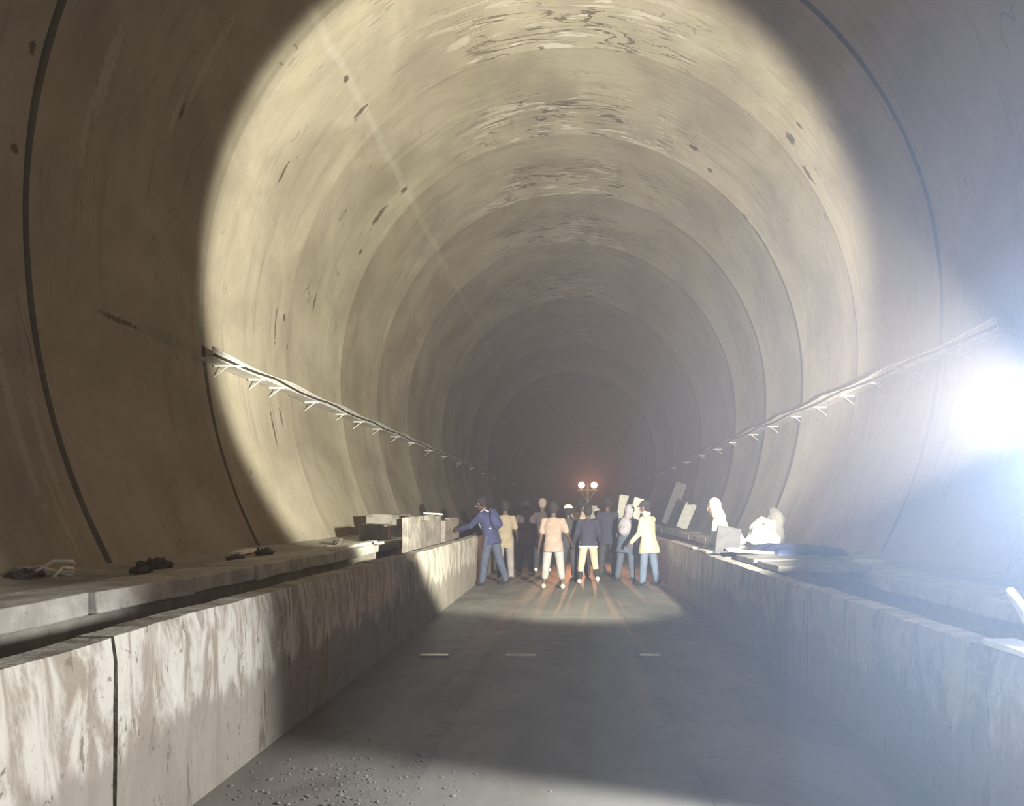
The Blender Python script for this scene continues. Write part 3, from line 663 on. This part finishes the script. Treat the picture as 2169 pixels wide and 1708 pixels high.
# torn strips at the far left
for i, (a, b, lab) in enumerate([((18, 1190), (70, 1214), 'torn white strip curling up from rubble at the left wall'), ((30, 1212), (42, 1232), 'short torn white strip drooping from the rubble at the left wall'), ((8, 1222), (14, 1206), 'bent pale stick beside the torn white strips'), ((40, 1205), (110, 1226), 'long pale stick lying beside the torn strips')]):
    Dd = 6.2; p, q_ = P(*a, Dd), P(*b, Dd - .25); p.x = max(p.x, -4.2); mid = (p + q_) / 2 + Vector((0, 0, .05))
    bm = bmesh.new(); tube(bm, [p + Vector((-.03, .06, -.02)), p, mid, q_, Vector((q_.x + .04, q_.y, ZL + .005))], [.012, .016, .014, .012, .008], 6)
    o = mesh_obj('torn_strip', bm, WB, None, True); tag(o, lab, 'strip', 'torn strips at the left wall')

# right side: boards, slabs, rubble, tarpaulin
TARP = simple('blue_tarpaulin', (.03, .045, .12), .6, 0, .3, 5, .5); GREYB = simple('grey_board', (.34, .34, .35), .7); SACK = simple('greenish_sack', (.40, .43, .40), .85, 0, .3, 6, .6); DSL = simple('dark_slab', (.07, .07, .078), .85)
slab('concrete_slab', 'dark rectangular slab leaning beside the raincoat wearer', 'slab', (2.26, 10.8, ZR - .01), (.36, .07, .42), (math.radians(-8), math.radians(10), math.radians(6)), DSL)
for i, (y, L, lab) in enumerate([(8.2, .9, 'precast cover slab over the right trench, free of any load'), (9.3, .95, 'precast cover slab over the right trench under the tarpaulin edge'), (11.6, .9, 'precast cover slab over the right trench under the sacks')]):
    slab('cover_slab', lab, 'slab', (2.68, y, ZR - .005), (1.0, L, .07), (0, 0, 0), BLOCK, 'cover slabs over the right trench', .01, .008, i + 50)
def heap(name, lab, cat, loc, r, mat, seed, amp=.3, group=None):
    bm = bmesh.new(); ellipsoid(bm, (0, 0, r[2] * .72), *r); rough_up(bm, min(r) * amp, 1.3 / min(r), seed); rough_up(bm, min(r) * .22, 3.4 / min(r), seed)
    for v in bm.verts: v.co.z = max(v.co.z, -.005)
    o = mesh_obj(name, bm, mat, None, True, loc); tag(o, lab, cat, group); return o
heap('sack', 'greenish grey sack slumped on the right trench cover', 'sack', (2.50, 11.75, ZR + .06), (.25, .22, .18), SACK, 3, .6)
heap('sack', 'tall pale grey sack beside the dark one on the right walkway', 'sack', (3.02, 11.6, ZR + .06), (.23, .22, .29), SACK, 8, .5)
heap('sack', 'dark peaked sack on the right walkway behind the pale ones', 'sack', (3.3, 12.0, ZR), (.16, .2, .42), simple('dark_sack', (.13, .125, .11), .9), 12, .3)
bm = bmesh.new(); n = 22; g_ = []
for i in range(n + 1):
    for j in range(n + 1):
        x, y = (i / n - .5) * 1.0, (j / n - .5) * 1.3; r = max(abs(x) / .5, abs(y) / .65)
        z = .04 + .13 * (1 - r ** 3) * (.7 + .6 * mnoise.noise(Vector((x * 3, y * 3, 1)))) + .03 * mnoise.noise(Vector((x * 8, y * 8, 4))); g_.append(bm.verts.new((x + .05 * mnoise.noise(Vector((y * 4, 0, 0))), y, max(0, z if r < 1 else .005))))
for i in range(n):
    for j in range(n): bm.faces.new((g_[i * (n + 1) + j], g_[(i + 1) * (n + 1) + j], g_[(i + 1) * (n + 1) + j + 1], g_[i * (n + 1) + j + 1]))
o = mesh_obj('tarpaulin', bm, TARP, None, True, (3.1, 10.2, ZR + .05), (0, 0, .1)); sm = o.modifiers.new('solid', 'SOLIDIFY'); sm.thickness = .006; tag(o, 'crumpled dark blue tarpaulin over the right trench covers', 'tarpaulin')
for i, (x, y, L, wd, a, lab) in enumerate([(2.05, 3.28, .52, .16, 0, 'white board added as lamplit parapet top under the work light'), (2.06, 2.62, .5, .17, 2, 'white board added as lamplit parapet top at the foot of the lamp stand'),  # these two put lamplight on the parapet top into white boards
        (2.06, 13.4, 2.6, .14, 0, 'long white board along the right parapet near the crowd'), (2.08, 11.3, .8, .18, 0, 'white board on the right parapet below the raincoat wearer'), (2.45, 11.0, .9, .16, -20, 'white board slanting across the right trench covers'), (2.42, 9.98, .7, .22, 25, 'white board lying towards the right walkway, nearest the parapet gap'), (3.3, 8.2, .35, .12, 20, 'small white scrap board at the right walkway edge')]):
    z = ZR + .012 if x < 2.2 else ZR + .075
    slab('board', lab, 'board', (x, y, z), (wd, L, .03), (0, 0, math.radians(a)), WB, None, .004, .006, i + 70)
bm = bmesh.new(); a, b = P(2140, 1252, 2.95), P(2172, 1306, 2.8); tube(bm, [a, (a + b) / 2 + Vector((.004, 0, 0)), b, Vector((b.x + .12, b.y - .05, ZR + .02))], [.017, .02, .019, .018], 10)
o = mesh_obj('plastic_pipe', bm, WB, None, True); tag(o, 'white plastic pipe sticking up from the right parapet beside the lamp stand', 'pipe')
# grey board on the far right wall, white ones added as lamplit wall
slab('board', 'grey board leaning against the right tunnel wall', 'board', (4.2, 32.6, ZR), (.5, .05, 1.95), (math.radians(-6), math.radians(19), math.radians(-25)), GREYB, None, .01, .01, 90)
slab('board', 'low white board added as a lamplit strip of right wall below a black bag', 'board', (3.9, 26.2, ZR), (.4, .05, .95), (math.radians(-5), math.radians(22), math.radians(-20)), WB, None, .01, .01, 91)  # white board added in place of a brightly lamplit wall strip
heap('bag', 'small black bag on top of the low white board', 'bag', (4.2, 26.1, ZR + .84), (.12, .1, .16), BSHOE, 33, .4)
slab('board', 'tall white panel added as lamplit wall behind the hooded person', 'board', (PX(1312, 24), 24, ZR), (.3, .05, 1.15), (0, math.radians(8), math.radians(-10)), WB, None, .02, .02, 92)  # this panel and the next put the wall's glare into white
slab('board', 'tall white panel added as lamplit wall beside the yellow jacket', 'board', (PX(1336, 22), 22, ZR - .01), (.3, .05, 1.05), (0, math.radians(14), math.radians(-10)), WB, None, .02, .02, 93)

# metal strips added for the bright glints at the floor joint
for px, L, lab, mt in ((920, .30, 'shiny strip added as a glint across the floor near the left parapet', STEEL), (1103, .32, 'dull strip added as a glint across the middle of the floor', TRAYM), (1376, .21, 'short strip added as a glint on the floor right of the dull one', STEEL)):
    bm = bmesh.new(); box(bm, -L / 2, L / 2, -.045, .045, 0, .014, .003); o = mesh_obj('glint_strip', bm, mt, None, False, (PX(px, 7.8), 7.8, .002)); tag(o, lab, 'metal strip')
# gravel spilled on the near floor
bm = bmesh.new(); rr = random.Random(3)
for k in range(420):
    D = rr.gauss(4.15, .28); x = rr.gauss(-1.25, .32); s = abs(rr.gauss(.003, .004)) + .002
    if x < -1.95: continue
    r = bmesh.ops.create_icosphere(bm, subdivisions=1, radius=s)
    for v in r['verts']: v.co = Vector((v.co.x * rr.uniform(.7, 1.4), v.co.y * rr.uniform(.7, 1.4), v.co.z * .6)) + Vector((x, D, s * .3))
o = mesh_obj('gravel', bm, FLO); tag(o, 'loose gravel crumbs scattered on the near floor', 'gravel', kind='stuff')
